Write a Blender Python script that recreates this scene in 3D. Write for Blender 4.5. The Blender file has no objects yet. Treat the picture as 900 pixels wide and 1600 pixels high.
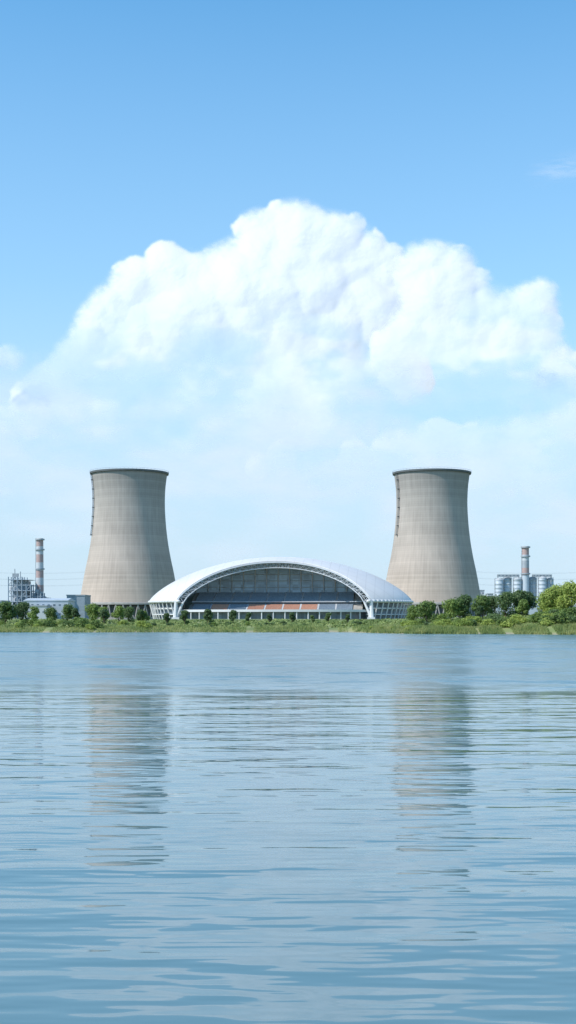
import bpy, math, random
import numpy as np
from mathutils import Vector, Matrix, noise as mnoise
random.seed(7); np.random.seed(7)
scene = bpy.context.scene
COL = scene.collection
scene.view_settings.view_transform = 'Standard'
scene.view_settings.look = 'None'
scene.view_settings.exposure = 0

# ------------------------------------------------------------------ helpers
class MB:
    def __init__(s): s.v=[]; s.f=[]; s.m=[]
    def add(s, vs, fs, mi=0):
        o=len(s.v); s.v.extend(vs); s.f.extend([tuple(i+o for i in f) for f in fs]); s.m.extend([mi]*len(fs))
    def box(s, x0,x1,y0,y1,z0,z1, mi=0):
        vs=[(x0,y0,z0),(x1,y0,z0),(x1,y1,z0),(x0,y1,z0),(x0,y0,z1),(x1,y0,z1),(x1,y1,z1),(x0,y1,z1)]
        s.add(vs,[(0,3,2,1),(4,5,6,7),(0,1,5,4),(1,2,6,5),(2,3,7,6),(3,0,4,7)],mi)
    def tube(s, p0,p1,r0,r1=None,n=6,mi=0,caps=True):
        if r1 is None: r1=r0
        p0=Vector(p0);p1=Vector(p1); d=(p1-p0)
        if d.length<1e-6: return
        q=d.to_track_quat('Z','Y')
        vs=[]
        for p,r in((p0,r0),(p1,r1)):
            for i in range(n):
                a=2*math.pi*i/n
                w=q@Vector((r*math.cos(a),r*math.sin(a),0))+p
                vs.append(tuple(w))
        fs=[(i,(i+1)%n,n+(i+1)%n,n+i) for i in range(n)]
        if caps:
            fs.append(tuple(range(n))[::-1]); fs.append(tuple(range(n,2*n)))
        s.add(vs,fs,mi)
    def lathe(s, prof, n=64, cx=0, cy=0, mi=0, a0=0, a1=2*math.pi):
        full=abs(a1-a0-2*math.pi)<1e-6
        m=n if full else n+1
        vs=[]
        for r,z in prof:
            for i in range(m):
                a=a0+(a1-a0)*i/n
                vs.append((cx+r*math.cos(a),cy+r*math.sin(a),z))
        fs=[]
        for j in range(len(prof)-1):
            for i in range(n):
                k=(i+1)%m if full else i+1
                fs.append((j*m+i,j*m+k,(j+1)*m+k,(j+1)*m+i))
        s.add(vs,fs,mi)
    def obj(s,name,mats,smooth=False):
        me=bpy.data.meshes.new(name); me.from_pydata(s.v,[],s.f)
        if not isinstance(mats,(list,tuple)): mats=[mats]
        for m in mats: me.materials.append(m)
        me.polygons.foreach_set('material_index',s.m)
        if smooth: me.polygons.foreach_set('use_smooth',[True]*len(s.f))
        me.update()
        o=bpy.data.objects.new(name,me); COL.objects.link(o); return o

def thing(name,loc,label,category,group=None):
    e=bpy.data.objects.new(name,None); e.location=loc; e.empty_display_size=1
    COL.objects.link(e); e['label']=label; e['category']=category
    if group: e['group']=group
    return e
def part(mb,name,mats,parent,smooth=False,loc=(0,0,0),label=None):
    o=mb.obj(name,mats,smooth); o.parent=parent; o.location=loc
    if label: o['label']=label
    return o
def dup(o,parent,name=None):
    c=o.copy(); c.parent=parent; COL.objects.link(c)
    if name: c.name=name
    return c

def nt(name):
    m=bpy.data.materials.new(name); m.use_nodes=True
    t=m.node_tree; b=t.nodes['Principled BSDF']; return m,t,b
def N(t,typ,**k):
    n=t.nodes.new(typ)
    for a,v in k.items(): setattr(n,a,v)
    return n
def ramp(t,stops):
    r=N(t,'ShaderNodeValToRGB'); e=r.color_ramp.elements
    while len(e)<len(stops): e.new(0.5)
    for i,(p,c) in enumerate(stops):
        e[i].position=p; e[i].color=(c[0],c[1],c[2],1)
    return r
def simple(name,c1,c2=None,scale=0.5,rough=0.7,metal=0,coords='Object',stretch=(1,1,1)):
    m,t,b=nt(name)
    if c2 is None: c2=tuple(x*0.82 for x in c1)
    tc=N(t,'ShaderNodeTexCoord'); mp=N(t,'ShaderNodeMapping'); mp.inputs['Scale'].default_value=stretch
    t.links.new(tc.outputs[coords],mp.inputs[0])
    no=N(t,'ShaderNodeTexNoise'); no.inputs['Scale'].default_value=scale; no.inputs['Detail'].default_value=6
    t.links.new(mp.outputs[0],no.inputs['Vector'])
    r=ramp(t,[(0.3,c2),(0.7,c1)]); t.links.new(no.outputs[0],r.inputs[0]); t.links.new(r.outputs[0],b.inputs['Base Color'])
    b.inputs['Roughness'].default_value=rough; b.inputs['Metallic'].default_value=metal
    return m
def math_node(t,op,a,b=None,c=None):
    n=N(t,'ShaderNodeMath',operation=op)
    for i,x in enumerate((a,b,c)):
        if x is None: continue
        if isinstance(x,(int,float)): n.inputs[i].default_value=x
        else: t.links.new(x,n.inputs[i])
    return n.outputs[0]

# ------------------------------------------------------------------ light / sky
SUN=Vector((-0.90,-0.44,0)).normalized()
EL=math.radians(46)
sd=Vector((SUN.x*math.cos(EL),SUN.y*math.cos(EL),math.sin(EL)))
w=bpy.data.worlds.new("World"); scene.world=w; w.use_nodes=True
t=w.node_tree; t.nodes.clear()
sky=N(t,'ShaderNodeTexSky',sky_type='NISHITA'); sky.sun_disc=False
sky.sun_elevation=EL; sky.sun_rotation=math.atan2(SUN.x,SUN.y)
sky.air_density=1.0; sky.dust_density=0.4; sky.ozone_density=2.0
tc=N(t,'ShaderNodeTexCoord'); sp=N(t,'ShaderNodeSeparateXYZ'); t.links.new(tc.outputs['Generated'],sp.inputs[0])
tint=N(t,'ShaderNodeMix',data_type='RGBA',blend_type='MULTIPLY'); tint.inputs[0].default_value=1
t.links.new(sky.outputs[0],tint.inputs[6]); tint.inputs[7].default_value=(0.96,2.05,2.35,1)
rz=ramp(t,[(0.0,(0.96,)*3),(0.10,(0.82,)*3),(0.25,(0.37,)*3),(0.45,(0.04,)*3)])
t.links.new(sp.outputs[2],rz.inputs[0])
hz=N(t,'ShaderNodeMix',data_type='RGBA'); t.links.new(rz.outputs[0],hz.inputs[0]); t.links.new(tint.outputs[2],hz.inputs[6])
hz.inputs[7].default_value=(6.2,7.65,9.2,1)
bg=N(t,'ShaderNodeBackground'); bg.inputs[1].default_value=0.1; t.links.new(hz.outputs[2],bg.inputs[0])
wo=N(t,'ShaderNodeOutputWorld'); t.links.new(bg.outputs[0],wo.inputs[0])
sl=bpy.data.lights.new('sun','SUN'); sl.energy=5.0; sl.angle=math.radians(0.5); sl.color=(1,0.93,0.85)
so=bpy.data.objects.new('sun',sl); COL.objects.link(so); so.rotation_euler=sd.to_track_quat('Z','Y').to_euler()

cam=bpy.data.cameras.new('camera'); co=bpy.data.objects.new('camera',cam); COL.objects.link(co)
co.location=(0,0,5); co.rotation_euler=(math.radians(90),0,0)
cam.sensor_fit='HORIZONTAL'; cam.sensor_width=36; cam.lens=81.2; cam.shift_y=0.1833
cam.clip_start=0.5; cam.clip_end=60000
scene.camera=co

# ------------------------------------------------------------------ materials
def tower_mat():
    m,t,b=nt('tower_concrete')
    tc=N(t,'ShaderNodeTexCoord'); sp=N(t,'ShaderNodeSeparateXYZ'); t.links.new(tc.outputs['Object'],sp.inputs[0])
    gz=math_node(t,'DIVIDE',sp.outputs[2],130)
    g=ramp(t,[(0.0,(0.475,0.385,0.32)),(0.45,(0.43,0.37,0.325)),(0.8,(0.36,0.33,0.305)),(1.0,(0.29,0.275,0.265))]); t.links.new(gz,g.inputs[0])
    zz=math_node(t,'MULTIPLY',sp.outputs[2],1/1.9)
    fr=math_node(t,'FRACT',zz); line=math_node(t,'LESS_THAN',fr,0.16)
    fl=math_node(t,'FLOOR',zz); wn=N(t,'ShaderNodeTexWhiteNoise',noise_dimensions='1D'); t.links.new(fl,wn.inputs['W'])
    an=math_node(t,'ARCTAN2',sp.outputs[1],sp.outputs[0]); am=math_node(t,'MULTIPLY',an,15.0)
    af=math_node(t,'FRACT',am); vl=math_node(t,'LESS_THAN',af,0.14)
    cb=N(t,'ShaderNodeCombineXYZ'); t.links.new(math_node(t,'MULTIPLY',an,9.0),cb.inputs[0]); t.links.new(math_node(t,'MULTIPLY',sp.outputs[2],0.03),cb.inputs[1])
    no=N(t,'ShaderNodeTexNoise'); no.inputs['Scale'].default_value=1.6; no.inputs['Detail'].default_value=7; t.links.new(cb.outputs[0],no.inputs['Vector'])
    no2=N(t,'ShaderNodeTexNoise'); no2.inputs['Scale'].default_value=0.035; no2.inputs['Detail'].default_value=6; t.links.new(tc.outputs['Object'],no2.inputs['Vector'])
    v=math_node(t,'ADD',math_node(t,'MULTIPLY',no.outputs[0],0.42),math_node(t,'MULTIPLY',no2.outputs[0],0.50))
    v=math_node(t,'ADD',v,math_node(t,'MULTIPLY',wn.outputs[0],0.13))
    v=math_node(t,'SUBTRACT',v,math_node(t,'MULTIPLY',line,0.09))
    v=math_node(t,'SUBTRACT',v,math_node(t,'MULTIPLY',vl,0.08))
    v=math_node(t,'ADD',v,0.44)
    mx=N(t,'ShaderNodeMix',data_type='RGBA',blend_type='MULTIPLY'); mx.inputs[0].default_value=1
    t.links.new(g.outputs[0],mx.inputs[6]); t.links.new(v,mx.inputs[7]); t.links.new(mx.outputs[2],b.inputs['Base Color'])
    b.inputs['Roughness'].default_value=0.9
    return m
M_tower=tower_mat()
M_conc=simple('concrete',(0.36,0.35,0.33),(0.25,0.245,0.235),0.3,0.9)
M_dark=simple('dark_steel',(0.13,0.14,0.15),(0.08,0.09,0.10),1,0.7)
M_white=simple('white_paint',(0.68,0.68,0.69),(0.58,0.59,0.61),0.08,0.5)
M_truss=simple('truss_paint',(0.50,0.53,0.57),(0.42,0.45,0.49),0.2,0.5)
M_orange=simple('orange_seats',(0.52,0.28,0.19),(0.38,0.20,0.14),1.4,0.6)
M_blue=simple('blue_grey_seats',(0.22,0.27,0.32),(0.13,0.17,0.22),1.2,0.6)
M_steel=simple('blue_grey_steel',(0.30,0.37,0.43),(0.22,0.27,0.32),0.5,0.6)  # steel colour lightened to stand in for distance haze
M_clad=simple('pale_cladding',(0.50,0.53,0.56),(0.42,0.45,0.48),0.1,0.6)
M_clad2=simple('beige_cladding',(0.46,0.46,0.46),(0.38,0.39,0.40),0.1,0.7)
M_silo=simple('silo_steel',(0.46,0.52,0.58),(0.38,0.43,0.48),0.2,0.5,0.0)
M_red=simple('red_paint',(0.42,0.30,0.28),(0.35,0.26,0.25),0.4,0.7)  # red paint paled, with distance haze mixed into its colour
M_grey=simple('grey_paint',(0.34,0.38,0.42),None,0.4,0.7)
M_bark=simple('bark',(0.14,0.10,0.07),(0.08,0.06,0.045),3,0.9)
def glass_mat(name,c,sp_):
    m,t,b=nt(name)
    tc=N(t,'ShaderNodeTexCoord'); mp=N(t,'ShaderNodeMapping'); mp.inputs['Scale'].default_value=(1/sp_,1/sp_,1/sp_); t.links.new(tc.outputs['Object'],mp.inputs[0])
    sn=N(t,'ShaderNodeVectorMath',operation='FLOOR'); t.links.new(mp.outputs[0],sn.inputs[0])
    wn=N(t,'ShaderNodeTexWhiteNoise',noise_dimensions='3D'); t.links.new(sn.outputs[0],wn.inputs[0])
    r=ramp(t,[(0,tuple(x*0.75 for x in c)),(1,tuple(x*1.25 for x in c))]); t.links.new(wn.outputs[0],r.inputs[0]); t.links.new(r.outputs[0],b.inputs['Base Color'])
    b.inputs['Roughness'].default_value=0.18; b.inputs['Metallic'].default_value=0.0
    return m
M_glass=glass_mat('glazing',(0.13,0.17,0.21),3.0)
M_glassi=glass_mat('inner_glazing_blue_grey',(0.36,0.50,0.64),4.0)

def roof_mat():
    m,t,b=nt('roof_panels')
    tc=N(t,'ShaderNodeTexCoord'); sp=N(t,'ShaderNodeSeparateXYZ'); t.links.new(tc.outputs['Object'],sp.inputs[0])
    f1=math_node(t,'LESS_THAN',math_node(t,'FRACT',math_node(t,'MULTIPLY',sp.outputs[0],1/6.0)),0.06)
    f2=math_node(t,'LESS_THAN',math_node(t,'FRACT',math_node(t,'MULTIPLY',sp.outputs[1],1/9.0)),0.04)
    l=math_node(t,'MAXIMUM',f1,f2)
    no=N(t,'ShaderNodeTexNoise'); no.inputs['Scale'].default_value=0.06; no.inputs['Detail'].default_value=5; t.links.new(tc.outputs['Object'],no.inputs['Vector'])
    v=math_node(t,'ADD',math_node(t,'MULTIPLY',no.outputs[0],0.14),0.55)
    v=math_node(t,'SUBTRACT',v,math_node(t,'MULTIPLY',l,0.09))
    cb=N(t,'ShaderNodeCombineColor'); 
    t.links.new(v,cb.inputs[0]); t.links.new(math_node(t,'MULTIPLY',v,0.98),cb.inputs[1]); t.links.new(math_node(t,'MULTIPLY',v,0.97),cb.inputs[2])
    t.links.new(cb.outputs[0],b.inputs['Base Color']); b.inputs['Roughness'].default_value=0.4
    return m
M_roof=roof_mat()

def leaf_mat(name,dark,light,sc=0.9):
    m,t,b=nt(name)
    tc=N(t,'ShaderNodeTexCoord'); oi=N(t,'ShaderNodeObjectInfo')
    no=N(t,'ShaderNodeTexNoise'); no.inputs['Scale'].default_value=sc; no.inputs['Detail'].default_value=5; no.inputs['Roughness'].default_value=0.7
    t.links.new(tc.outputs['Object'],no.inputs['Vector'])
    v=math_node(t,'ADD',no.outputs[0],math_node(t,'MULTIPLY',math_node(t,'SUBTRACT',oi.outputs['Random'],0.5),0.28))
    r=ramp(t,[(0.3,dark),(0.68,light)]); t.links.new(v,r.inputs[0]); t.links.new(r.outputs[0],b.inputs['Base Color'])
    b.inputs['Roughness'].default_value=0.65
    tr=N(t,'ShaderNodeBsdfTranslucent'); t.links.new(r.outputs[0],tr.inputs[0])
    mx=N(t,'ShaderNodeMixShader'); mx.inputs[0].default_value=0.4
    t.links.new(b.outputs[0],mx.inputs[1]); t.links.new(tr.outputs[0],mx.inputs[2])
    t.links.new(mx.outputs[0],t.nodes['Material Output'].inputs[0])
    return m
M_leaf=leaf_mat('leaves_green',(0.085,0.155,0.045),(0.25,0.35,0.08))
M_leafd=leaf_mat('leaves_dark',(0.065,0.12,0.05),(0.15,0.23,0.08))
M_leafl=leaf_mat('leaves_light',(0.17,0.25,0.045),(0.40,0.48,0.11))
M_reed=leaf_mat('reeds',(0.22,0.29,0.09),(0.55,0.53,0.22),0.12)
M_cover=leaf_mat('ground_cover_leaves',(0.12,0.20,0.06),(0.31,0.38,0.13),0.15)

# ------------------------------------------------------------------ terrain
def shore(x):
    s=1/(1+math.exp(-(x-28)/5.0)) if abs(x-28)<200 else (1.0 if x>28 else 0.0)
    base=441+(398-441)*s-18*max(0,min(1,(x-60)/40))
    return base+4.5*math.sin(x*0.045+1)+2.5*math.sin(x*0.13)+9*mnoise.noise(Vector((x*0.03,3.1,0)))+4*mnoise.noise(Vector((x*0.12,9.1,0)))
def ground_z(x,y):
    d=y-shore(x)
    if d<0: return max(-4,d*0.12)
    s=1/(1+math.exp(-max(-50,min(50,(x-50)/12.0))))
    top=3.3+0.9*s
    h=1.3*min(1,d/6)+(top-1.3)*min(1,max(0,(d-3)/(55-30*s)))
    h+=0.35*mnoise.noise(Vector((x*0.06,y*0.06,0)))*min(1,d/10)
    if x>60: h+=1.6*min(1,(x-60)/35)*max(0,min(1,(d-2)/18))*max(0,1-max(0,d-60)/60)
    return h if x>60 else min(h,4.2)
def axis(pts):
    r=[]
    for a,b,n in pts: r+=list(np.linspace(a,b,n,endpoint=False))
    r.append(pts[-1][1]); return r
ys=axis([(-600,360,12),(360,530,106),(530,700,16),(700,2000,12),(2000,20000,12)])
xs=axis([(-14000,-900,10),(-900,-150,30),(-150,150,140),(150,900,30),(900,14000,10)])
vs=[(x,y,ground_z(x,y)) for y in ys for x in xs]
nx=len(xs)
mb=MB(); mb.add(vs,[(j*nx+i,j*nx+i+1,(j+1)*nx+i+1,(j+1)*nx+i) for j in range(len(ys)-1) for i in range(nx-1)])
m,t,b=nt('ground_soil_grass')
geo=N(t,'ShaderNodeNewGeometry'); sp=N(t,'ShaderNodeSeparateXYZ'); t.links.new(geo.outputs['Position'],sp.inputs[0])
no=N(t,'ShaderNodeTexNoise'); no.inputs['Scale'].default_value=0.15; no.inputs['Detail'].default_value=8; t.links.new(geo.outputs['Position'],no.inputs['Vector'])
g=ramp(t,[(0.3,(0.10,0.15,0.05)),(0.5,(0.17,0.21,0.07)),(0.7,(0.26,0.26,0.11))]); t.links.new(no.outputs[0],g.inputs[0])
sr=ramp(t,[(0.0,(1,)*3),(1.0,(0,)*3)]); t.links.new(math_node(t,'ADD',math_node(t,'MULTIPLY',sp.outputs[2],1.3),math_node(t,'MULTIPLY',math_node(t,'SUBTRACT',no.outputs[0],0.5),2.0)),sr.inputs[0])
mx=N(t,'ShaderNodeMix',data_type='RGBA'); t.links.new(sr.outputs[0],mx.inputs[0]); t.links.new(g.outputs[0],mx.inputs[6]); mx.inputs[7].default_value=(0.30,0.26,0.20,1)
t.links.new(mx.outputs[2],b.inputs['Base Color']); b.inputs['Roughness'].default_value=0.95
go=mb.obj('ground',m,True); go['kind']='structure'

# ------------------------------------------------------------------ water
mb=MB(); mb.add([(-5000,-600,0),(5000,-600,0),(5000,620,0),(-5000,620,0)],[(0,1,2,3)])
m,t,b=nt('lake_water')
geo=N(t,'ShaderNodeNewGeometry'); sp=N(t,'ShaderNodeSeparateXYZ'); t.links.new(geo.outputs['Position'],sp.inputs[0])
def wn_(sx,sy,det,off,rough=0.5,rot=0,out=0):
    mp=N(t,'ShaderNodeMapping'); mp.inputs['Scale'].default_value=(sx,sy,1); mp.inputs['Location'].default_value=(off,off*0.7,off); mp.inputs['Rotation'].default_value=(0,0,rot)
    t.links.new(geo.outputs['Position'],mp.inputs[0])
    n=N(t,'ShaderNodeTexNoise'); n.inputs['Scale'].default_value=1; n.inputs['Detail'].default_value=det; n.inputs['Roughness'].default_value=rough
    t.links.new(mp.outputs[0],n.inputs['Vector']); return n.outputs[out]
big=wn_(0.11,0.32,1,3,0.4,0.08)
mid=wn_(0.30,1.0,2,11,0.5,-0.06)
patch=wn_(0.012,0.02,3,5)
far=N(t,'ShaderNodeMapRange',interpolation_type='SMOOTHSTEP')
t.links.new(math_node(t,'ADD',sp.outputs[1],math_node(t,'MULTIPLY',math_node(t,'SUBTRACT',patch,0.5),30)),far.inputs[0])
far.inputs[1].default_value=70; far.inputs[2].default_value=104; far.inputs[3].default_value=0.0; far.inputs[4].default_value=1.0
h=math_node(t,'MULTIPLY',big,0.15)
h=math_node(t,'ADD',h,math_node(t,'MULTIPLY',mid,0.072))
bu=N(t,'ShaderNodeBump'); bu.inputs['Strength'].default_value=1; bu.inputs['Distance'].default_value=1.0
t.links.new(h,bu.inputs['Height'])
# wavelets of all sizes: random slope field, steeper where the wind ruffles the lake
sl_=wn_(0.08,0.18,9,31,0.76,0.03,1)
s1=N(t,'ShaderNodeVectorMath',operation='SUBTRACT'); t.links.new(sl_,s1.inputs[0]); s1.inputs[1].default_value=(0.5,0.5,0.5)
s2=N(t,'ShaderNodeVectorMath',operation='MULTIPLY'); t.links.new(s1.outputs[0],s2.inputs[0]); s2.inputs[1].default_value=(0.35,1.0,0.0)
s3=N(t,'ShaderNodeVectorMath',operation='SCALE'); t.links.new(s2.outputs[0],s3.inputs[0])
t.links.new(math_node(t,'ADD',math_node(t,'MULTIPLY',far.outputs[0],1.5),0.085),s3.inputs['Scale'])
s4=N(t,'ShaderNodeVectorMath',operation='ADD'); t.links.new(bu.outputs[0],s4.inputs[0]); t.links.new(s3.outputs[0],s4.inputs[1])
s5=N(t,'ShaderNodeVectorMath',operation='NORMALIZE'); t.links.new(s4.outputs[0],s5.inputs[0])
t.links.new(s5.outputs[0],b.inputs['Normal'])
t.links.new(math_node(t,'ADD',math_node(t,'MULTIPLY',far.outputs[0],0.18),0.04),b.inputs['Roughness'])
b.inputs['Base Color'].default_value=(0.10,0.185,0.21,1); b.inputs['IOR'].default_value=1.333
wa=mb.obj('water',m); wa['kind']='structure'

# ------------------------------------------------------------------ clouds
def vnoise(x,y,seed):
    rs=np.random.RandomState(seed); T=rs.rand(256,256)
    xi=np.floor(x).astype(int); yi=np.floor(y).astype(int); fx=x-xi; fy=y-yi
    fx=fx*fx*fx*(fx*(fx*6-15)+10); fy=fy*fy*fy*(fy*(fy*6-15)+10)
    a=T[xi&255,yi&255]; b_=T[(xi+1)&255,yi&255]; c=T[xi&255,(yi+1)&255]; d=T[(xi+1)&255,(yi+1)&255]
    return (a*(1-fx)+b_*fx)*(1-fy)+(c*(1-fx)+d*fx)*fy
def fbm(x,y,seed,o=5,g=0.5):
    s=0;a=1;n=0
    for i in range(o):
        s=s+a*vnoise(x*2**i+17*i,y*2**i-9*i,seed+i); n+=a; a*=g
    return s/n
def gblur(A,s):
    h,w_=A.shape; p=int(4*s)+2
    B=np.pad(A,p,mode='edge'); fy=np.fft.fftfreq(B.shape[0])[:,None]; fx=np.fft.rfftfreq(B.shape[1])[None,:]
    G=np.exp(-2*(math.pi*s)**2*(fx*fx+fy*fy))
    return np.fft.irfft2(np.fft.rfft2(B)*G,B.shape)[p:p+h,p:p+w_]
def sst(x,a,b): 
    u=np.clip((x-a)/(b-a),0,1); return u*u*(3-2*u)
def grid_mesh(name,X,Z,Y,alpha,mat,lab,nrm=None):
    alpha=np.nan_to_num(alpha)
    keep=alpha>0.003
    h,w_=X.shape
    idx=np.arange(h*w_).reshape(h,w_)
    q=keep[:-1,:-1]|keep[1:,:-1]|keep[:-1,1:]|keep[1:,1:]
    F=np.stack([idx[:-1,:-1][q],idx[:-1,1:][q],idx[1:,1:][q],idx[1:,:-1][q]],1)
    used=np.unique(F); rm=np.full(h*w_,-1); rm[used]=np.arange(len(used)); F=rm[F]
    V=np.stack([X.ravel(),Y.ravel(),Z.ravel()],1)[used]
    me=bpy.data.meshes.new(name)
    me.vertices.add(len(V)); me.vertices.foreach_set('co',V.astype(np.float32).ravel())
    me.loops.add(F.size); me.loops.foreach_set('vertex_index',F.astype(np.int32).ravel())
    me.polygons.add(len(F)); me.polygons.foreach_set('loop_start',np.arange(0,F.size,4,dtype=np.int32))
    me.update(calc_edges=True)
    me.polygons.foreach_set('use_smooth',np.ones(len(F),dtype=bool))
    at=me.attributes.new('cloud_opacity','FLOAT','POINT'); at.data.foreach_set('value',alpha.ravel()[used].astype(np.float32))
    if nrm is None: nrm=np.zeros(X.shape+(3,)); nrm[...,1]=-1
    at=me.attributes.new('billow_normal','FLOAT_VECTOR','POINT'); at.data.foreach_set('vector',nrm.reshape(-1,3)[used].astype(np.float32).ravel())
    me.materials.append(mat); me.update()
    o=bpy.data.objects.new(name,me); COL.objects.link(o); o['label']=lab; o['category']='cloud'; o['group']='clouds in the sky'
    return o
def cloud_mat(name,col,keepn):
    # light scatters many times inside a cloud: the billow normals are bent sunwards to imitate that soft light
    m,t,b=nt(name); t.nodes.remove(b)
    at=N(t,'ShaderNodeAttribute',attribute_name='cloud_opacity')
    an=N(t,'ShaderNodeAttribute',attribute_name='billow_normal')
    a1=N(t,'ShaderNodeVectorMath',operation='SCALE'); t.links.new(an.outputs['Vector'],a1.inputs[0]); a1.inputs['Scale'].default_value=keepn
    a2=N(t,'ShaderNodeVectorMath',operation='ADD'); t.links.new(a1.outputs[0],a2.inputs[0]); a2.inputs[1].default_value=(-0.18,-0.28,0.36)
    a3=N(t,'ShaderNodeVectorMath',operation='NORMALIZE'); t.links.new(a2.outputs[0],a3.inputs[0])
    d=N(t,'ShaderNodeBsdfDiffuse'); d.inputs[0].default_value=(*col,1); t.links.new(a3.outputs[0],d.inputs['Normal'])
    tp=N(t,'ShaderNodeBsdfTransparent'); m2=N(t,'ShaderNodeMixShader')
    t.links.new(at.outputs['Fac'],m2.inputs[0]); t.links.new(tp.outputs[0],m2.inputs[1]); t.links.new(d.outputs[0],m2.inputs[2])
    t.links.new(m2.outputs[0],t.nodes['Material Output'].inputs[0]); return m
M_cloud=cloud_mat('cloud_water_vapour',(0.67,0.69,0.75),0.8)
M_bank=cloud_mat('hazy_cloud_vapour',(0.57,0.59,0.65),0.2)

def lobes_field(U,V,du,dv,lobes,seed,kids=(13,7)):
    rs=np.random.RandomState(seed)
    H=np.zeros_like(U); u0=U[0,0]; v0=V[0,0]
    def put(cx,cy,cd,r):
        i0=max(0,int((cy-r-v0)/dv)); i1=min(U.shape[0],int((cy+r-v0)/dv)+2)
        j0=max(0,int((cx-r-u0)/du)); j1=min(U.shape[1],int((cx+r-u0)/du)+2)
        if i1<=i0 or j1<=j0: return
        q=r*r-(U[i0:i1,j0:j1]-cx)**2-(V[i0:i1,j0:j1]-cy)**2
        d=np.where(q>0,cd+np.sqrt(np.maximum(q,0)),0)
        H[i0:i1,j0:j1]=np.maximum(H[i0:i1,j0:j1],d)
    def rec(cx,cy,cd,r,l):
        put(cx,cy,cd,r)
        if l>=len(kids): return
        for _ in range(kids[l]):
            a=rs.uniform(0,2*math.pi); e=rs.uniform(0,1)**0.7
            rr=r*rs.uniform(0.24,0.46); k=r*0.80
            s=math.sqrt(max(0,1-e*e))
            rec(cx+k*s*math.cos(a),cy+k*s*math.sin(a)-r*0.03,cd+k*e,rr,l+1)
    for (cx,cy,r) in lobes: rec(cx,cy,rs.uniform(-0.1,0.25)*r,r*0.9,0)
    return H
def cumulus(name,lobes,u_rng,v_rng,dist,seed,fade,lab,maxa=1.0,relief=0.06,soft=1.0,step=1.25,mat=None,nst=0.85,thin=()):
    us=np.arange(u_rng[0],u_rng[1],step); vs_=np.arange(v_rng[0],v_rng[1],step)
    U,V=np.meshgrid(us,vs_)
    Hh=lobes_field(U,V,step,step,lobes,seed,(14,8,4))
    wx=(fbm(U/46,V/46,seed+50,6,0.56)-0.5)*30; wy=(fbm(U/46,V/46,seed+90,6,0.56)-0.5)*30
    iu=np.clip(((U+wx-us[0])/step),0,len(us)-1.01); iv=np.clip(((V+wy-vs_[0])/step),0,len(vs_)-1.01)
    a=iu.astype(int); b_=iv.astype(int); fu=iu-a; fv=iv-b_
    a1=np.minimum(a+1,len(us)-1); b1=np.minimum(b_+1,len(vs_)-1)
    Hh=(Hh[b_,a]*(1-fu)+Hh[b_,a1]*fu)*(1-fv)+(Hh[b1,a]*(1-fu)+Hh[b1,a1]*fu)*fv
    mask=(Hh>0.5).astype(float)
    n1=fbm(U/70,V/50,seed+7,4,0.5); n2=fbm(U/16,V/13,seed+13,5,0.65)
    aS=np.clip(gblur(mask,2.2),0,1); aM=np.clip(gblur(mask,7.0),0,1); aL=np.clip(gblur(mask,15.0),0,1)
    wl=sst(n1,0.34,0.60)
    al=sst(aS,0.15,1.0)*(1-wl)+sst(aL*0.6+aM*0.4,0.25,0.98)*wl
    al=np.clip(al+(n2-0.5)*4.0*al*(1-al),0,1)
    n3=fbm(U/110,V/60,seed+21,4,0.5)
    lo=sst(V,fade[0]-110,fade[0]+60)
    al=al*(1-0.6*lo*sst(n3,0.38,0.60))  # patchy lower opacity stands in for the shaded blue-grey interior
    for (tx_,ty_,rx_,ry_,k_) in thin:      # opacity cut for gaps and to stand in for blue-grey shade
        q=((U-tx_+wx*1.2)/rx_)**2+((V-ty_+wy*1.2)/ry_)**2
        al=al*(1-k_*np.exp(-q*1.3))
    fz=1-sst(V+(n1-0.5)*110+(n2-0.5)*10,fade[0],fade[1])  # base fades into haze, also standing in for its bluish shaded part
    al=al*fz*maxa
    Hs=gblur(Hh,1.8*soft)*0.22+gblur(Hh,4.5*soft)*0.30+gblur(Hh,12.0*soft)*0.48
    Hs=Hs+(n2-0.5)*3.5*aM
    gy,gx=np.gradient(Hs,step)
    # outward normal of the billows (lake side is -y, V grows downwards)
    lim=np.sqrt(gx*gx+gy*gy); sc_=nst/(1+0.55*lim)
    nz=gy*sc_; nz=np.where(nz<0,nz*0.5,nz); nxx=-gx*sc_; nxx=np.where(nxx>0,nxx*0.65,nxx)
    damp=1-0.6*sst(V,fade[0]-60,fade[0]+60)
    nrm=np.stack([nxx*damp,-np.ones_like(gx),nz*damp],-1); nrm/=np.linalg.norm(nrm,axis=-1,keepdims=True)
    k=dist/2030.0
    Hg=gblur(Hh,16)
    X=(U-450)*k; Z=5+(965-V)*k; Y=dist-Hg*k*relief
    bx=sst(U,us[0],us[0]+25)*(1-sst(U,us[-1]-25,us[-1]))
    al=al*bx
    return grid_mesh(name,X,Z,Y,al,mat or M_cloud,lab,nrm)
main=[(470,368,58),(412,378,46),(523,372,46),(392,360,26),(545,352,24),(440,345,30),
 (262,428,50),(215,440,42),(310,438,46),(172,482,44),(140,512,38),(108,548,26),(350,420,44),
 (400,460,80),(480,440,80),(300,500,80),(220,525,60),(440,520,70),(520,520,55),(360,560,70),(250,575,60),(180,560,40),
 (485,540,50),(545,552,36),(430,530,45),(580,398,38),(608,425,38),(560,420,40),
 (560,480,55),(600,500,50),(470,585,60),(150,590,45),(128,560,50),(90,590,40),
 (200,630,80),(300,650,90),(420,650,90),(530,640,80),(620,590,60),(110,620,60),(60,640,50)]
cumulus('cloud',main,(0,740),(285,760),8000,3,(545,720),'tall white cumulus cloud with billowing cauliflower tops',
  thin=[(330,560,60,34,0.35),(590,590,60,30,0.5),(250,610,60,26,0.3),(380,630,90,26,0.3)])
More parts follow.
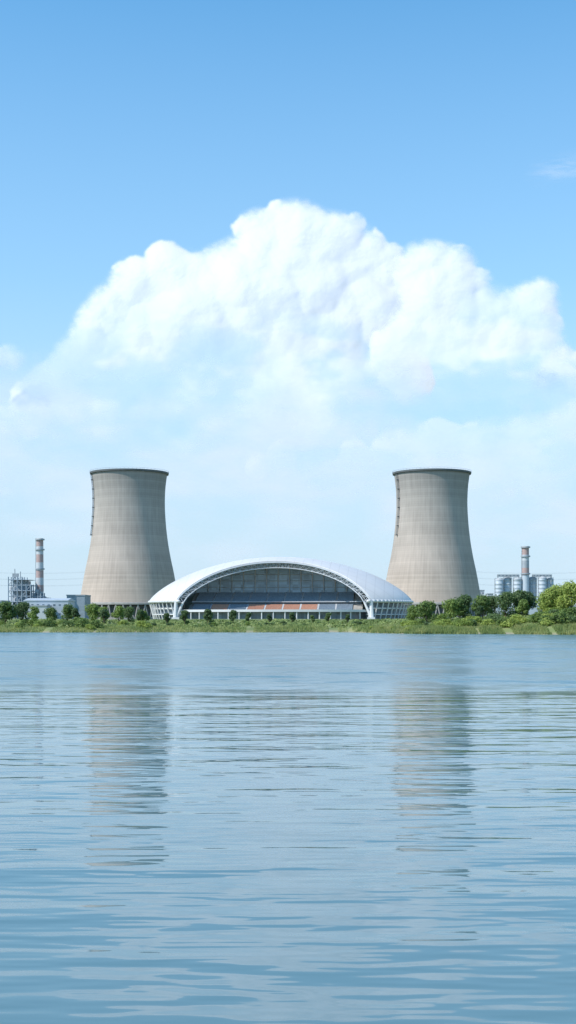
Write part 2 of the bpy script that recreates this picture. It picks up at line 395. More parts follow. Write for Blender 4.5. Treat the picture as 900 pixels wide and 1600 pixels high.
right=[(668,408,42),(640,418,32),(712,422,38),(745,442,22),(680,470,60),(640,520,45),(700,512,58),(845,475,40),(812,486,38),(772,500,40),(740,515,50),(675,552,34),(850,510,40),(800,530,45),(740,560,40),
 (660,600,60),(720,610,70),(790,610,70),(860,600,50),(620,560,50)]
cumulus('cloud',right,(560,980),(345,740),7600,11,(520,660),'lower white cumulus cloud with rounded heads',
  thin=[(775,452,20,24,0.45),(760,600,80,24,0.35)])
low=[(875,572,38),(905,585,42),(850,600,26),(940,570,50),(980,560,60)]
cumulus('cloud',low,(800,1080),(510,680),7900,17,(570,650),'small torn white cloud fragment',maxa=0.8)
low=[(15,660,26),(-15,650,32),(45,668,16),(-60,655,40),(20,560,22),(-10,565,26),(60,558,12)]
cumulus('cloud',low,(-140,110),(520,760),7900,23,(640,720),'small torn white cloud fragment',maxa=0.6)

def bank(name,dist,seed,fn,u=(-250,1150),v=(520,965),lab='',step=3.0):
    U,V=np.meshgrid(np.arange(u[0],u[1],step),np.arange(v[0],v[1],step))
    al=fn(U,V,seed)
    k=dist/2030.0
    bx=sst(U,u[0],u[0]+60)*(1-sst(U,u[1]-60,u[1]))
    return grid_mesh(name,(U-450)*k,5+(965-V)*k,dist+0*U,al*bx,M_bank,lab)
def fbank(U,V,s):
    n=fbm(U/230,V/75,s,5,0.5); n2=fbm(U/90,V/40,s+31,5,0.5)
    env=sst(V,530,660)*(1-sst(V,800,960))
    return sst(n*0.65+n2*0.35,0.28,0.72)*env*0.7
bank('cloud',12000,41,fbank,lab='thin hazy white cloud bank above the horizon')
def fwisp(U,V,s):
    c=(V-265+(U-870)*0.16)/16.0; e=np.exp(-c*c)*sst(U,810,880)
    return e*sst(fbm(U/60,V/9+U/90,s,5,0.6),0.35,0.75)*0.3
bank('cloud',9000,77,fwisp,u=(780,1100),v=(210,330),lab='faint feathery wisp of high cloud',step=2.0)
bk=[(560,725,36),(620,712,44),(690,700,48),(760,700,50),(830,690,52),(900,680,56),(970,690,60),(500,735,26),(440,715,26),(400,730,22),(660,740,50),(760,745,55),(860,740,60)]
cumulus('cloud',bk,(350,1060),(600,860),10000,29,(690,810),'low pale cumulus bank with soft flat base',maxa=0.5,soft=1.8,step=1.6,nst=0.6)

# ------------------------------------------------------------------ cooling towers
GZ=4.0
prof=[(44.4,16),(43.2,20.5),(38.9,45),(36.2,57),(33.9,70),(32.2,84),(31.2,98),(31.0,107),(31.4,118),(32.3,126),(33.2,131.5)]
def interp_prof(n=60):
    P=np.array(prof); zs=np.linspace(P[0,1],P[-1,1],n)
    r=np.interp(zs,P[:,1],P[:,0]); 
    r2=r.copy()
    for _ in range(6): r2[1:-1]=(r2[:-2]+2*r2[1:-1]+r2[2:])/4
    return [(float(a),float(z-GZ)) for a,z in zip(r2,zs)]
def tower(x,y,label,ladder_ang):
    e=thing('cooling_tower',(x,y,GZ),label,'cooling tower','cooling towers of the power plant')
    pr=interp_prof(); 
    mb=MB(); mb.lathe(pr+[(pr[-1][0]-1.0,pr[-1][1])]+[(r-1.0,z) for r,z in pr[::-1]]+[pr[0]],96)
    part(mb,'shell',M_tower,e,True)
    zt=pr[-1][1]; rt=pr[-1][0]
    mb=MB(); mb.lathe([(rt-0.2,zt-1.0),(rt+1.2,zt-0.7),(rt+1.4,zt+0.8),(rt+0.2,zt+0.85),(rt-0.4,zt+0.2)],96)
    part(mb,'rim_walkway',M_dark,e)
    mb=MB(); mb.lathe([(rt+1.35,zt+1.9),(rt+1.35,zt+2.0),(rt+1.25,zt+2.0),(rt+1.25,zt+1.9)],96)
    for i in range(64):
        a=2*math.pi*i/64; mb.tube(((rt+1.3)*math.cos(a),(rt+1.3)*math.sin(a),zt+0.8),((rt+1.3)*math.cos(a),(rt+1.3)*math.sin(a),zt+1.95),0.05,n=4)
    part(mb,'railing',M_dark,e)
    mb=MB(); mb.lathe([(46.5,-0.5),(46.5,1.6),(45.7,1.6),(45.7,-0.5)],96); part(mb,'basin_wall',M_conc,e)
    mb=MB(); r0=pr[0][0]; mb.lathe([(r0+0.5,12.0),(r0+0.7,13.6),(r0+0.1,14.0)],96); part(mb,'ring_beam',M_conc,e,True)
    mb=MB(); mb.tube((45.2,-2.6,0),(r0-0.4,0,12.2),0.55,n=6); mb.tube((45.2,2.6,0),(r0-0.4,0,12.2),0.55,n=6)
    c0=part(mb,'support_column',M_conc,e)
    for i in range(1,44):
        c=dup(c0,e); c.rotation_euler=(0,0,2*math.pi*i/44)
    mb=MB(); mb.lathe([(40,0.4),(40,11.5),(5,12)],48); part(mb,'fill_pack',M_dark,e)
    mb=MB(); ca,sa=math.cos(ladder_ang),math.sin(ladder_ang); tx,ty=-sa,ca
    pts=[(r+0.6,z) for r,z in pr if z>72]
    for i in range(len(pts)-1):
        for s in(-0.6,0.6):
            for off in(0,0.9):
                p=lambda q:((q[0]+off)*ca+s*tx,(q[0]+off)*sa+s*ty,q[1])
                mb.tube(p(pts[i]),p(pts[i+1]),0.12,n=4,caps=False)
    for z in np.arange(73,zt,2.0):
        r=float(np.interp(z,[q[1] for q in pts],[q[0] for q in pts]))
        mb.tube((r*ca-0.6*tx,r*sa-0.6*ty,z),((r+0.9)*ca+0.6*tx,(r+0.9)*sa+0.6*ty,z),0.11,n=4)
        if int(z/2)%4==0:
            mb.tube(((r-1)*ca,(r-1)*sa,z),((r+1.3)*ca,(r+1.3)*sa,z),0.5,n=6)
    part(mb,'ladder',M_dark,e)
    return e
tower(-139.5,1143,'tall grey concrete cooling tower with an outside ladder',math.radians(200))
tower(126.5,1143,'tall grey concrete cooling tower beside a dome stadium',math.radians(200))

# ------------------------------------------------------------------ stadium
SX,SY=-5.3,900
A_,B_,H_,Z0=91.0,72.0,31.0,12.0
st=thing('stadium',(SX,SY,GZ),'white shell roofed stadium with a wide arched opening','stadium')
st.rotation_euler=(0,0,math.radians(-5))
def rz_(x,y):
    q=1-(x/A_)**2-(y/B_)**2
    return Z0+H_*max(0,q)**0.75
XF=0.704
def ycut(x):
    s=abs(x)/A_
    if s>=XF: return -B_*math.sqrt(max(0,1-s*s))
    return -B_*(0.40+0.31*(s/XF)**2)
mb=MB(); nu,nv=160,50
for i in range(nu+1):
    th=-math.pi/2+math.pi*i/nu; x=A_*math.sin(th)
    y0=ycut(x); y1=B_*math.sqrt(max(0,1-(x/A_)**2))
    for j in range(nv+1):
        ph=j/nv; ph=0.5-0.5*math.cos(math.pi*ph)
        y=y0+(y1-y0)*ph; mb.v.append((x,y,rz_(x,y)))
W=nv+1
for i in range(nu):
    for j in range(nv):
        mb.f.append((i*W+j,(i+1)*W+j,(i+1)*W+j+1,i*W+j+1)); mb.m.append(0)
ro=part(mb,'roof',M_roof,st,True,label='white panelled shell roof')
so_=ro.modifiers.new('thickness','SOLIDIFY'); so_.thickness=1.1; so_.offset=-1
mb=MB(); pts=[]
for i in range(145):
    a=math.pi*2*i/144; x=A_*math.cos(a); y=B_*math.sin(a)
    pts.append((x,y))
for i in range(144):
    (x,y),(x2,y2)=pts[i],pts[i+1]
    if y<0 and abs(x)<A_*XF and abs(x2)<A_*XF: continue
    mb.tube((x,y,Z0-0.3),(x2,y2,Z0-0.3),1.0,n=8)
part(mb,'eave',M_white,st,True)
xs_=np.linspace(-A_*XF,A_*XF,61)
outer=[Vector((x,ycut(x)-0.1,rz_(x,ycut(x))-1.3)) for x in xs_]
inner=[Vector((x*0.925,ycut(x)+1.0,Z0+(rz_(x,ycut(x))-Z0)*0.86-1.0)) for x in xs_]
rear=[Vector((x*0.95,ycut(x)+5.5,Z0+(rz_(x,ycut(x))-Z0)*0.90-1.0)) for x in xs_]
mb=MB()
for i in range(60):
    mb.tube(outer[i],outer[i+1],0.5,n=8,caps=False); mb.tube(inner[i],inner[i+1],0.36,n=6,caps=False); mb.tube(rear[i],rear[i+1],0.3,n=6,caps=False)
part(mb,'arch_chord',M_truss,st,True)
mb=MB()
for i in range(61):
    mb.tube(outer[i],inner[i],0.17,n=4)
    if i<60:
        mb.tube(outer[i] if i%2 else inner[i],inner[i+1] if i%2 else outer[i+1],0.17,n=4)
        mb.tube(inner[i],rear[i+1],0.15,n=4)
part(mb,'arch_lattice',M_truss,st)
for s in(-1,1):
    mb=MB(); x=s*A_*XF; y=ycut(x)
    mb.tube((x,y,Z0),(x+s*0.5,y-1,0),1.1,1.5,n=8); mb.tube((x-s*4.5,y+1,Z0-1.0),(x+s*0.3,y-1,0),0.7,1.0,n=8)
    mb.box(x-2.5,x+2.5,y-3,y+2,0,1.2)
    part(mb,'arch_foot',M_white,st)
def ring_wall(mb,k,z0,z1,cond,n=144,thick=0.6):
    for i in range(n):
        a=2*math.pi*i/n; a2=2*math.pi*(i+1)/n
        p=[(A_*k*math.cos(q),B_*k*math.sin(q)) for q in (a,a2)]
        if not cond((p[0][0]+p[1][0])/2,(p[0][1]+p[1][1])/2): continue
        kk=(k*A_-thick)/(k*A_)
        q=[(x*kk,y*kk) for x,y in p]
        vs=[(p[0][0],p[0][1],z0),(p[1][0],p[1][1],z0),(q[1][0],q[1][1],z0),(q[0][0],q[0][1],z0),(p[0][0],p[0][1],z1),(p[1][0],p[1][1],z1),(q[1][0],q[1][1],z1),(q[0][0],q[0][1],z1)]
        mb.add(vs,[(0,3,2,1),(4,5,6,7),(0,1,5,4),(1,2,6,5),(2,3,7,6),(3,0,4,7)])
side=lambda x,y: not (y<0 and abs(x)<A_*XF*0.97)
mb=MB(); ring_wall(mb,0.95,0.2,Z0+1.5,side); part(mb,'side_glazing',M_glass,st)
for (za,zb) in((6.6,7.6),(2.8,3.4)):
    mb=MB(); ring_wall(mb,0.975,za,zb,side,thick=3.0); part(mb,'side_floor_slab',M_white,st)
for i in range(96):
    a=2*math.pi*i/96; x,y=A_*math.cos(a),B_*math.sin(a)
    if y>20 or not side(x,y): continue
    m2=MB(); m2.tube((x*0.965,y*0.965,0),(x*0.998,y*0.998,Z0-0.6),0.42,0.42,n=6)
    part(m2,'facade_column',M_white,st)
front=lambda x,y: (y<0 and abs(x)<A_*XF*0.97)
mb=MB(); ring_wall(mb,0.90,0.1,5.0,front); part(mb,'podium_wall',M_glass,st)
mb=MB(); ring_wall(mb,0.955,4.7,6.2,front,thick=6.0); part(mb,'podium_fascia',M_white,st)
for i in range(0,144):
    a=2*math.pi*(i+0.5)/144; x,y=A_*0.945*math.cos(a),B_*0.945*math.sin(a)
    if front(x,y) and i%2==0:
        m2=MB(); m2.tube((x,y,0),(x,y,4.7),0.4,n=8); part(m2,'podium_column',M_white,st)
def stand_y(u,x): return -34+u-0.0032*x*x
def seat_block(x0,x1,u0,u1,z0,z1,rows,mat,label=None,name='seat_block'):
    mb=MB(); n=5
    for r in range(rows):
        ua=u0+(u1-u0)*r/rows; ub=u0+(u1-u0)*(r+1)/rows
        zb=z0+(z1-z0)*(r+1)/rows; za=z0+(z1-z0)*r/rows
        for i in range(n):
            xa=x0+(x1-x0)*i/n; xb=x0+(x1-x0)*(i+1)/n
            ya,yb=stand_y(ua,xa),stand_y(ua,xb); yc,yd=stand_y(ub,xb),stand_y(ub,xa)
            mb.add([(xa,ya,za),(xb,yb,za),(xb,yb,zb),(xa,ya,zb),(xb,yc,zb),(xa,yd,zb)],[(0,1,2,3),(3,2,4,5)])
    return part(mb,name,mat,st,label=label)
edges=[-56,-44,-32,-20,-8,4,16,28,40,52]
for i in range(9):
    x0,x1=edges[i]+0.6,edges[i+1]-0.6
    org=i in(3,4,5,6)
    seat_block(x0,x1,0,15,5.4,10.0,10,M_orange if org else (M_blue if i not in(1,) else M_orange),'rows of orange seats' if org or i==1 else 'rows of blue grey seats')
    seat_block(x0,x1,19,38,12.2,18.5,12,M_blue,'rows of blue grey seats')
def strip(u,z0,z1,xm,mat,name,th=0.8):
    mb=MB(); n=40
    for i in range(n):
        xa=-xm+2*xm*i/n; xb=-xm+2*xm*(i+1)/n
        ya,yb=stand_y(u,xa),stand_y(u,xb)
        vs=[(xa,ya,z0),(xb,yb,z0),(xb,yb+th,z0),(xa,ya+th,z0),(xa,ya,z1),(xb,yb,z1),(xb,yb+th,z1),(xa,ya+th,z1)]
        mb.add(vs,[(0,3,2,1),(4,5,6,7),(0,1,5,4),(1,2,6,5),(2,3,7,6),(3,0,4,7)])
    return part(mb,name,mat,st)
strip(16,9.0,11.4,57,M_dark,'vomitory_wall')
strip(15.2,11.4,12.0,57,M_truss,'tier_parapet',3.5)
for xe in edges[1:-1]:
    mb=MB()
    for (u0,u1,z0,z1) in((0,15,5.3,10.2),(19,38,12.2,18.7)):
        ya,yb=stand_y(u0,xe),stand_y(u1,xe)
        mb.add([(xe-0.6,ya,z0),(xe+0.6,ya,z0),(xe+0.6,yb,z1),(xe-0.6,yb,z1)],[(0,1,2,3)])
    part(mb,'stair_aisle',M_truss,st)
mb=MB()
for i in range(40):
    xa=-58+116*i/40; xb=-58+116*(i+1)/40
    for (u0,u1,z0,z1) in((0,15,5.0,9.6),(19,38,11.8,18.1)):
        mb.add([(xa,stand_y(u0,xa),z0),(xb,stand_y(u0,xb),z0),(xb,stand_y(u1,xb),z1),(xa,stand_y(u1,xa),z1)],[(0,1,2,3)])
part(mb,'stand_structure',M_conc,st)
mb=MB(); mm=MB()
xg=np.linspace(-74,74,38)
for i in range(len(xg)-1):
    xa,xb=xg[i],xg[i+1]
    ya=6-0.0030*xa*xa; yb=6-0.0030*xb*xb
    za=rz_(xa,ya)-1.6; zb=rz_(xb,yb)-1.6
    z0=18.0 if abs(xa)<57 and abs(xb)<58 else 0.2
    if max(za,zb)<z0: continue
    mb.add([(xa,ya,z0),(xb,yb,z0),(xb,yb,max(zb,z0)),(xa,ya,max(za,z0))],[(0,1,2,3)])
    if i%2==0: mm.tube((xa,ya-0.7,z0),(xa,ya-0.7,za),0.4,n=5)
    for zz in np.arange(22,44,4.5):
        if zz<min(za,zb): mm.tube((xa,ya-0.5,zz),(xb,yb-0.5,zz),0.2,n=4)
part(mb,'inner_glazing',M_glassi,st); part(mm,'mullion',M_white,st)
for x in np.arange(-54,55,9.0):
    mm=MB()
    p0=Vector((x,ycut(x)+6,rz_(x,ycut(x)+6)-1.8)); p1=Vector((x,5-0.003*x*x,rz_(x,5)-2.2))
    q0=p0-Vector((0,0,2.6)); q1=p1-Vector((0,0,2.6))
    mm.tube(p0,p1,0.22,n=4); mm.tube(q0,q1,0.25,n=4)
    for k in range(8):
        a=p0.lerp(p1,k/8); b2=q0.lerp(q1,(k+1)/8); mm.tube(a,b2,0.14,n=4)
    part(mm,'roof_truss',M_white,st)

# ------------------------------------------------------------------ plants
def chimney(x,y,top,r,lab,bands):
    e=thing('chimney',(x,y,GZ),lab,'chimney')
    h=top-GZ
    mb=MB(); mb.lathe([(r*1.18,0),(r*1.05,h*0.4),(r,h*0.75),(r*0.98,h),(r*0.7,h),(r*0.7,h-3)],32)
    part(mb,'shaft',M_clad2,e,True)
    for (a,b2,mat) in bands:
        mb=MB(); k=lambda q: r*(1.18-0.2*q)+0.06
        mb.lathe([(k(a),h*a),(k(b2),h*b2)],32); part(mb,'painted_band',mat,e,True)
    for q in(0.62,0.86,0.985):
        mb=MB(); rr=r*1.05
        mb.lathe([(rr,h*q-0.6),(rr+0.9,h*q-0.5),(rr+0.9,h*q+0.5),(rr+0.8,h*q+0.5),(rr,h*q-0.2)],32); part(mb,'platform',M_grey,e)
    mb=MB(); mb.tube((-r*1.3,-r*0.3,0),(-r*1.15,-r*0.3,h),0.12,n=4); mb.tube((-r*1.3,r*0.1,0),(-r*1.15,r*0.1,h),0.12,n=4)
    for z in np.arange(2,h,2.5): mb.tube((-r*1.22,-r*0.3,z),(-r*1.22,r*0.1,z),0.08,n=4)
    part(mb,'ladder',M_grey,e)
chimney(-191,1000,66,2.6,'slim chimney with red and white painted bands',[(0.98,0.90,M_red),(0.90,0.80,M_clad),(0.80,0.70,M_red),(0.70,0.60,M_clad),(0.60,0.51,M_red),(0.51,0.42,M_clad),(0.42,0.34,M_red)])
chimney(182.8,1000,60,2.6,'slim chimney with grey and red painted bands',[(0.98,0.88,M_red),(0.88,0.80,M_clad),(0.80,0.70,M_grey),(0.70,0.60,M_red),(0.6,0.3,M_silo)])

def frame_building(x0,x1,y0,y1,z1,lab):
    e=thing('boiler_house',((x0+x1)/2,y0,GZ),lab,'industrial building')
    hw=(x1-x0)/2; d=y1-y0; h=z1-GZ
    mb=MB()
    for i in range(6):
        for j in range(3):
            x=-hw+2*hw*i/5; y=d*j/2; mb.tube((x,y,0),(x,y,h if i<4 else h*0.82),0.42,n=4)
    for z in np.arange(4.5,h+0.1,4.2):
        for j in range(3): mb.tube((-hw,d*j/2,z),(hw if z<h*0.82 else hw*0.4,d*j/2,z),0.32,n=4)
    for k,z in enumerate(np.arange(4.5,h-4,4.2)):
        x=-hw+(k%5)*2*hw/5; mb.tube((x,0,z),(x+2*hw/5,0,z+4.2),0.2,n=4); x=-hw+((k+2)%5)*2*hw/5; mb.tube((x+2*hw/5,0,z),(x,0,z+4.2),0.2,n=4)
    part(mb,'steel_frame',M_steel,e)
    for z in np.arange(4.5,h,8.4):
        mb=MB(); mb.box(-hw+.5,hw-.5,0.5,d,z-0.2,z); part(mb,'floor_deck',M_grey,e)
    rr=random.Random(4)
    mb=MB(); mb.box(-hw+1.5,hw*0.55,d*0.45,d-0.5,1,h-3); part(mb,'boiler_casing',M_steel,e)
    for k in range(12):
        x=rr.uniform(-hw+1,hw-3); z=4.5+4.2*rr.randint(0,6); 
        if z+3.5>h*0.9: continue
        m2=MB(); m2.lathe([(0,z+0.1),(1.5,z+0.1),(1.5,z+2.8),(0,z+3.4)],12,cx=x,cy=d*0.2); part(m2,'tank',M_clad if k%2 else M_silo,e)
    mb=MB(); mb.box(-hw*0.7,-hw*0.2,2,5,h,h+2.5); part(mb,'roof_cabin',M_grey,e)
    for (px_,hh) in((-hw*0.5,6),(0,4)):
        mb=MB(); mb.tube((px_,3,h-1),(px_,3,h+hh),0.35,n=6); part(mb,'vent_pipe',M_grey,e)
frame_building(-212,-195,985,1005,36,'blue grey open steel frame boiler house')
frame_building(-195,-184,990,1005,24,'low open steel frame plant building')

def hall(x0,x1,y0,y1,z1,mat,lab,win=True,pitch=0):
    e=thing('factory_hall',((x0+x1)/2,y0,GZ),lab,'factory building')
    hw=(x1-x0)/2; d=y1-y0; h=z1-GZ
    mb=MB(); mb.box(-hw,hw,0,d,0,h); part(mb,'wall',mat,e)
    mb=MB(); mb.box(-hw-0.4,hw+0.4,-0.4,d+0.4,h+0.002,h+0.8)
    if pitch:
        mb.add([(-hw,0,h+.8),(hw,0,h+.8),(hw,d,h+.8),(-hw,d,h+.8),(-hw,d/2,h+.8+pitch),(hw,d/2,h+.8+pitch)],[(0,1,5,4),(2,3,4,5),(0,4,3),(1,2,5)])
    part(mb,'roof',M_grey if not pitch else M_silo,e)
    if win:
        n=max(2,int(2*hw/4)); 
        rows=max(1,int(h/5))
        for r in range(rows):
            for i in range(n):
                x=-hw+(i+0.5)*2*hw/n; z=h*(r+0.55)/rows
                m2=MB(); m2.box(x-0.8,x+0.8,-0.06,0.02,z-0.6,z+0.7); part(m2,'window',M_glass,e)
    return e
hall(-240,-212,960,990,17,M_silo,'low pale factory hall beside the boiler house')
hall(-192,-160,945,975,17,M_silo,'long pale cladded factory hall',pitch=1.5)
hall(-184,-172,925,944,13,M_clad,'small blue grey pump house')
hall(-172,-158,1010,1040,22,M_steel,'blue grey block behind the factory hall',win=False)
hall(-290,-241,980,1010,20,M_silo,'blue grey factory hall with flat roof')
hall(158,204,985,996,14,M_silo,'low pale hall between silos')
hall(205,222,960,990,13,M_clad2,'low beige plant building')
for (x0,x1,y,z1,mt) in((190,197,1320,27,M_clad2),(198,204,1350,33,M_clad),(204.5,210,1330,29,M_clad),(-213,-203,1300,24,M_clad2)):
    e=hall(x0,x1,y,y+14,z1,mt,'distant pale apartment block'); e.name='apartment_block'; e['category']='apartment building'
def silo(x,y,r,z1,first):
    e=thing('silo',(x,y,GZ),'pale steel storage silo with a conical cap','silo','storage silos beside the chimney')
    h=z1-GZ
    mb=MB(); mb.lathe([(r,0)]+[q for z in np.arange(3,h,3) for q in((r,z-0.1),(r+0.12,z),(r,z+0.1))]+[(r,h)],32); part(mb,'body',M_silo,e,True)
    mb=MB(); mb.lathe([(r+0.15,h-0.2),(r+0.1,h+0.2),(1,h+1.6),(0,h+1.6)],32); part(mb,'cap',M_clad,e,True)
    mb=MB(); mb.lathe([(r+0.1,h+1.2),(r+0.1,h+1.35),(r-0.05,h+1.35)],32)
    for i in range(12):
        a=math.pi*i/6; mb.tube(((r+.05)*math.cos(a),(r+.05)*math.sin(a),h),((r+.05)*math.cos(a),(r+.05)*math.sin(a),h+1.3),0.07,n=4)
    part(mb,'railing',M_grey,e)
    mb=MB(); mb.tube((-r-0.3,-1,0),(-r-0.3,-1,h+1),0.14,n=4); mb.tube((-r-0.3,-0.2,0),(-r-0.3,-0.2,h+1),0.14,n=4)
    for z in np.arange(1,h,1.5): mb.tube((-r-0.3,-1,z),(-r-0.3,-0.2,z),0.08,n=4)
    part(mb,'ladder',M_grey,e)
for i,(x,z1) in enumerate([(162.5,34),(169.6,35),(176.6,34.5),(189,35),(195.8,35.3),(202,34.5)]): silo(x,1004 if i%2 else 1000,3.2,z1,i==0)
for (x0,x1) in((161,178),(188,203)):
    e=thing('conveyor_gallery',((x0+x1)/2,1000,GZ),'enclosed walkway running over the silo tops','walkway','walkways over the silos')
    mb=MB(); hw=(x1-x0)/2; mb.box(-hw,hw,-1.2,1.2,32.4,34.2); part(mb,'gallery',M_grey,e)
    for i in range(6):
        mb=MB(); mb.box(-hw+ (i+.3)*2*hw/6,-hw+(i+.7)*2*hw/6,-1.26,-1.19,33,33.7); part(mb,'window',M_glass,e)
    for s in(-1,1):
        mb=MB(); mb.tube((s*(hw-0.5),0,0),(s*(hw-0.5),0,32.4),0.4,n=6); part(mb,'leg',M_grey,e)

def pylon(x,y,h):
    e=thing('power_pylon',(x,y,GZ),'tall steel lattice electricity pylon','pylon','power line pylons')
    mb=MB(); 
    lv=[0,12,22,31,38,44,h]; wd=[4.5,3.4,2.5,1.8,1.3,1.1,0.2]
    for i in range(len(lv)-1):
        for (sx,sy) in((-1,-1),(1,-1),(1,1),(-1,1)):
            mb.tube((sx*wd[i],sy*wd[i],lv[i]),(sx*wd[i+1],sy*wd[i+1],lv[i+1]),0.16,n=4)
        for (a,b2) in(((-1,-1),(1,-1)),((1,-1),(1,1)),((1,1),(-1,1)),((-1,1),(-1,-1))):
            mb.tube((a[0]*wd[i],a[1]*wd[i],lv[i]),(b2[0]*wd[i+1],b2[1]*wd[i+1],lv[i+1]),0.1,n=4)
            mb.tube((b2[0]*wd[i],b2[1]*wd[i],lv[i]),(a[0]*wd[i+1],a[1]*wd[i+1],lv[i+1]),0.1,n=4)
    part(mb,'tower_frame',M_steel,e)
    for z in(36,42,48):
        m2=MB(); 
        for s in(-1,1): m2.tube((0,s*1,z),(0,s*8,z+0.8),0.15,n=4); m2.tube((0,s*1,z+1.8),(0,s*8,z+0.8),0.12,n=4)
        part(m2,'cross_arm',M_steel,e)
    return e
def wires(xa,ya,xb,yb):
    for z in(36.5,42.5,48.5):
        for s in(-8,8):
            mb=MB(); n=24
            for i in range(n):
                q0,q1=i/n,(i+1)/n
                f=lambda q:(xa+(xb-xa)*q, ya+(yb-ya)*q+s, GZ+z-22*q*(1-q))
                mb.tube(f(q0),f(q1),0.04,n=4,caps=False)
            o=mb.obj('power_cable',M_steel); o['label']='thin sagging overhead power cable'; o['category']='power cable'; o['group']='overhead power cables'
pylon(-345,1230,52); pylon(-140,1240,52); pylon(128,1240,52); pylon(345,1230,52)
wires(-345,1230,-140,1240); wires(128,1240,345,1230)

# ------------------------------------------------------------------ vegetation
def leaf_quads(mb,rs,puffs,n,size):
    tot=sum(p[3]**2 for p in puffs)
    for (px,py,pz,r) in puffs:
        k=int(n*r*r/tot)
        for _ in range(k):
            d=Vector((rs.gauss(0,1),rs.gauss(0,1),rs.gauss(0,1))).normalized()
            rad=r*(rs.uniform(0.55,1.0) if rs.random()<0.85 else rs.uniform(1.0,1.22))
            c=Vector((px,py,pz))+Vector((d.x*rad,d.y*rad,d.z*rad*0.82))
            if c.z<0.05: continue
            nn=(d+Vector((rs.uniform(-.8,.8),rs.uniform(-.8,.8),rs.uniform(-.5,.9)))).normalized()
            a=nn.orthogonal().normalized(); b2=nn.cross(a)
            an=rs.uniform(0,6.28); a,b2=a*math.cos(an)+b2*math.sin(an),b2*math.cos(an)-a*math.sin(an)
            s=size*rs.uniform(0.6,1.3)
            mb.add([tuple(c-a*s),tuple(c-b2*s*0.55),tuple(c+a*s),tuple(c+b2*s*0.55)],[(0,1,2,3)])
def make_tree(seed,h,cw,clear,mat,lab,name='tree',nl=2400,leaf=0.26):
    rs=random.Random(seed)
    e=thing(name,(0,0,0),lab,'tree' if name=='tree' else 'shrub')
    tk=MB(); pts=[Vector((0,0,-0.3))]
    for i in range(1,6): pts.append(Vector((rs.uniform(-.12,.12)*i*0.5,rs.uniform(-.12,.12)*i*0.5,h*0.72*i/5)))
    rr=[0.05*h*0.5*(1-0.16*i) for i in range(6)]
    for i in range(5): tk.tube(pts[i],pts[i+1],rr[i],rr[i+1],n=7)
    puffs=[]; np_=rs.randint(11,15)
    for k in range(np_):
        a=rs.uniform(0,6.28); z=clear+(h-clear)*rs.uniform(0.12,0.88)
        q=(z-clear)/(h-clear); w_=cw*math.sin(math.pi*min(0.95,q*0.75+0.22))*rs.uniform(0.45,0.95)
        r=cw*rs.uniform(0.28,0.48)
        p=(w_*0.75*math.cos(a),w_*0.75*math.sin(a),min(z,h-r*0.8),r); puffs.append(p)
        i=rs.randint(1,4); tk.tube(pts[i],(p[0],p[1],p[2]),rr[i]*0.45,0.04,n=5)
    puffs.append((0,0,clear+(h-clear)*0.5,cw*0.5)); puffs.append((0.1,0,h-cw*0.35,cw*0.38))
    part(tk,'trunk',M_bark,e,True)
    cr=MB(); leaf_quads(cr,rs,puffs,nl,leaf); part(cr,'crown',mat,e)
    return e
protos={
 'round':make_tree(1,6.5,2.7,1.1,M_leaf,'leafy green tree on the lake bank'),
 'round2':make_tree(2,6.5,3.3,0.5,M_leaf,'broad leafy green tree on the lake bank',nl=2800),
 'dark':make_tree(3,7.0,3.4,0.4,M_leafd,'dense dark green tree on the bank',nl=2800),
 'slim':make_tree(4,6.0,1.8,1.6,M_leafd,'slim young tree standing in grass'),
 'light':make_tree(5,8.0,4.2,0.2,M_leafl,'bright green willow like tree by the water',nl=4200),
 'shrub':make_tree(6,3.0,2.2,0.0,M_leaf,'rounded green shrub on the lake bank','shrub',1500,0.22),
 'shrubd':make_tree(8,3.2,2.4,0.0,M_leafd,'dark green shrub on the lake bank','shrub',1500,0.22),
 'shrubl':make_tree(9,2.6,2.4,0.0,M_leafl,'light green shrub at the water edge','shrub',1500,0.22)}
used=set()
def plant(kind,x,y,s,sz=1.0):
    p=protos[kind]; grp='shrubs along the lake bank' if 'shrub' in kind else 'trees along the lake bank'
    if kind not in used: e=p; used.add(kind)
    else:
        e=p.copy(); COL.objects.link(e)
        for c in [c for c in p.children]:
            dup(c,e)
    e.location=(x,y,ground_z(x,y)-0.1); e.scale=(s,s,s*sz); e.rotation_euler=(0,0,random.uniform(0,6.28)); e['group']=grp
R=random.Random(12)
for (k,x,y,s) in [('round2',-103,474,1.35),('dark',-98,480,1.2),('round',-92,470,1.1),('round',-108,468,1.25),('round2',-87,476,0.95),('round2',-82,484,1.1),('slim',-77,470,1.0),('round2',-72,478,1.15),('round',-67,474,1.0),('round',-62.5,480,1.05),('slim',-66,466,1.0),('dark',-59.5,486,0.9),
   ('slim',-53.6,472,0.95),('round',-52.3,474,0.8),('slim',-43.8,470,0.8),('slim',-37.5,472,0.95),('slim',-29.5,476,1.0),('dark',-29.0,478,0.7),('slim',-20,474,0.95),('slim',-14.5,480,0.75),('slim',-7,478,0.65),('slim',1.5,474,0.8),('slim',9,482,0.6),('slim',15,480,0.75),('slim',22,478,0.6),('slim',-117,474,1.2),('dark',-125,470,1.2)]:
    plant(k,x,y,s)
for i in range(30):
    x=R.uniform(-118,-50); plant(R.choice(['shrub','shrub','shrubl']),x,shore(x)+R.uniform(5,25),R.uniform(0.7,1.4),0.8)
for i in range(20):
    x=R.uniform(-50,32); plant(R.choice(['shrub','shrubd']),x,shore(x)+R.uniform(10,34),R.uniform(0.45,0.8),0.8)
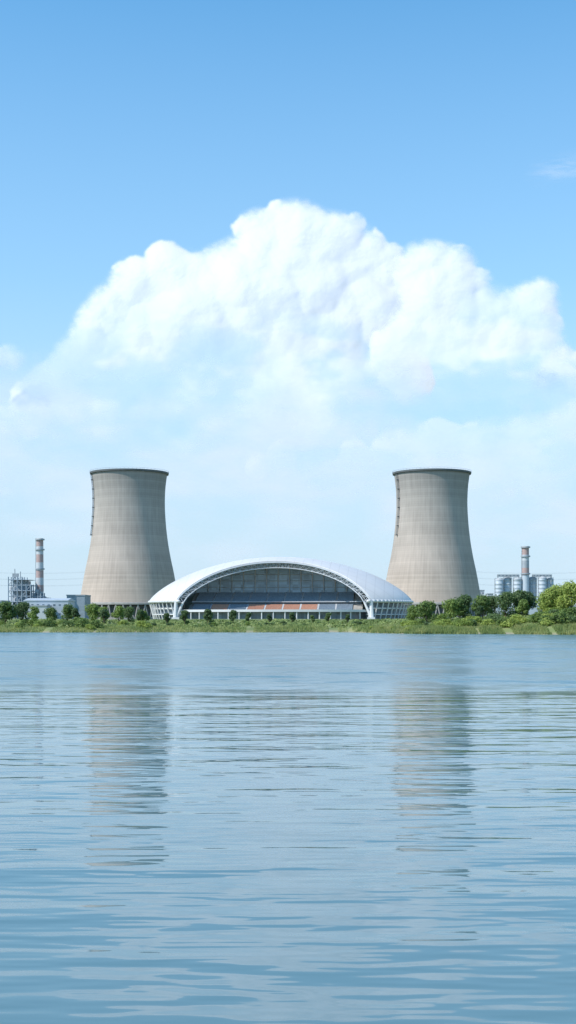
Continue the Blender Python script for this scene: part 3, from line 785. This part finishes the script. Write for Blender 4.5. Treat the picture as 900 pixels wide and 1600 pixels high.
for (k,x,y,s) in [('round2',45.5,426,1.25),('round2',42.0,434,0.95),('round2',54,432,1.2),('round',58,438,1.2),('shrub',50.5,424,1.3),('dark',60,444,1.3),('round2',65,434,1.3),('dark',72,430,1.3),('dark',77,434,1.35),('dark',80.5,438,1.25),('dark',69,440,1.15),
   ('light',83.5,412,1.15),('light',89,408,1.35),('light',87,420,1.3),('light',94,412,1.4),('light',99,406,1.45),('round2',105,414,1.8),('round',76,420,1.0),('slim',63,426,0.9),('round2',84,426,1.25),('dark',112,418,1.7)]:
    plant(k,x,y,s)
for i in range(64):
    x=R.uniform(38,108); s_=(x-36)/72
    plant(R.choice(['shrub','shrubl','shrubl','shrub','shrubd']),x,shore(x)+R.uniform(9,26),R.uniform(0.7,1.15)*(0.95+0.75*s_),0.85)
for x in(28,31,34,38): plant('shrubl',x,shore(x)+6,0.6,0.6)

rs=np.random.RandomState(5); mb=MB()
def blades(n,x0,x1,d0,d1,h0,h1,wd):
    for _ in range(n):
        x=rs.uniform(x0,x1); cl=mnoise.noise(Vector((x*0.09,1.3,0)))+0.5*mnoise.noise(Vector((x*0.35,7.3,0)))
        d=d0+(d1-d0)*rs.rand()**1.3
        if cl<-0.42: continue
        y=shore(x)+d; z=ground_z(x,y)-0.05; hh=rs.uniform(h0,h1)*(0.55+0.8*max(0,cl+0.4))
        a=rs.uniform(0,3.14); dx=math.cos(a)*wd; dy=math.sin(a)*wd; lx=rs.uniform(-.3,.3)*hh; ly=rs.uniform(-.2,.2)*hh
        mb.add([(x-dx,y-dy,z),(x+dx,y+dy,z),(x+lx,y+ly,z+hh)],[(0,1,2)])
blades(12000,-130,28,-0.4,8,0.4,1.1,0.14)
blades(17000,26,112,-0.4,10,0.7,1.6,0.15)
blades(11000,-130,112,8,30,0.4,0.9,0.16)
o=mb.obj('reeds',M_reed); o['kind']='stuff'; o['label']='tall green and straw coloured reeds along the water edge'; o['category']='reeds'
mb=MB(); rr=random.Random(9)
for _ in range(950):
    x=rr.uniform(-135,115); y=shore(x)+rr.uniform(10,75); z=ground_z(x,y); r=rr.uniform(0.5,1.2)
    for _k in range(38):
        d=Vector((rr.gauss(0,1),rr.gauss(0,1),abs(rr.gauss(0,1)))).normalized()
        c=Vector((x,y,z))+Vector((d.x*r*1.6,d.y*r*1.2,d.z*r)); nn=(d+Vector((rr.uniform(-.7,.7),rr.uniform(-.7,.7),rr.uniform(-.3,.8)))).normalized()
        a=nn.orthogonal().normalized(); b2=nn.cross(a); s=rr.uniform(0.2,0.4)
        mb.add([tuple(c-a*s),tuple(c-b2*s),tuple(c+a*s),tuple(c+b2*s)],[(0,1,2,3)])
o=mb.obj('undergrowth',M_cover); o['kind']='stuff'; o['label']='low green undergrowth covering the lake bank'; o['category']='undergrowth'
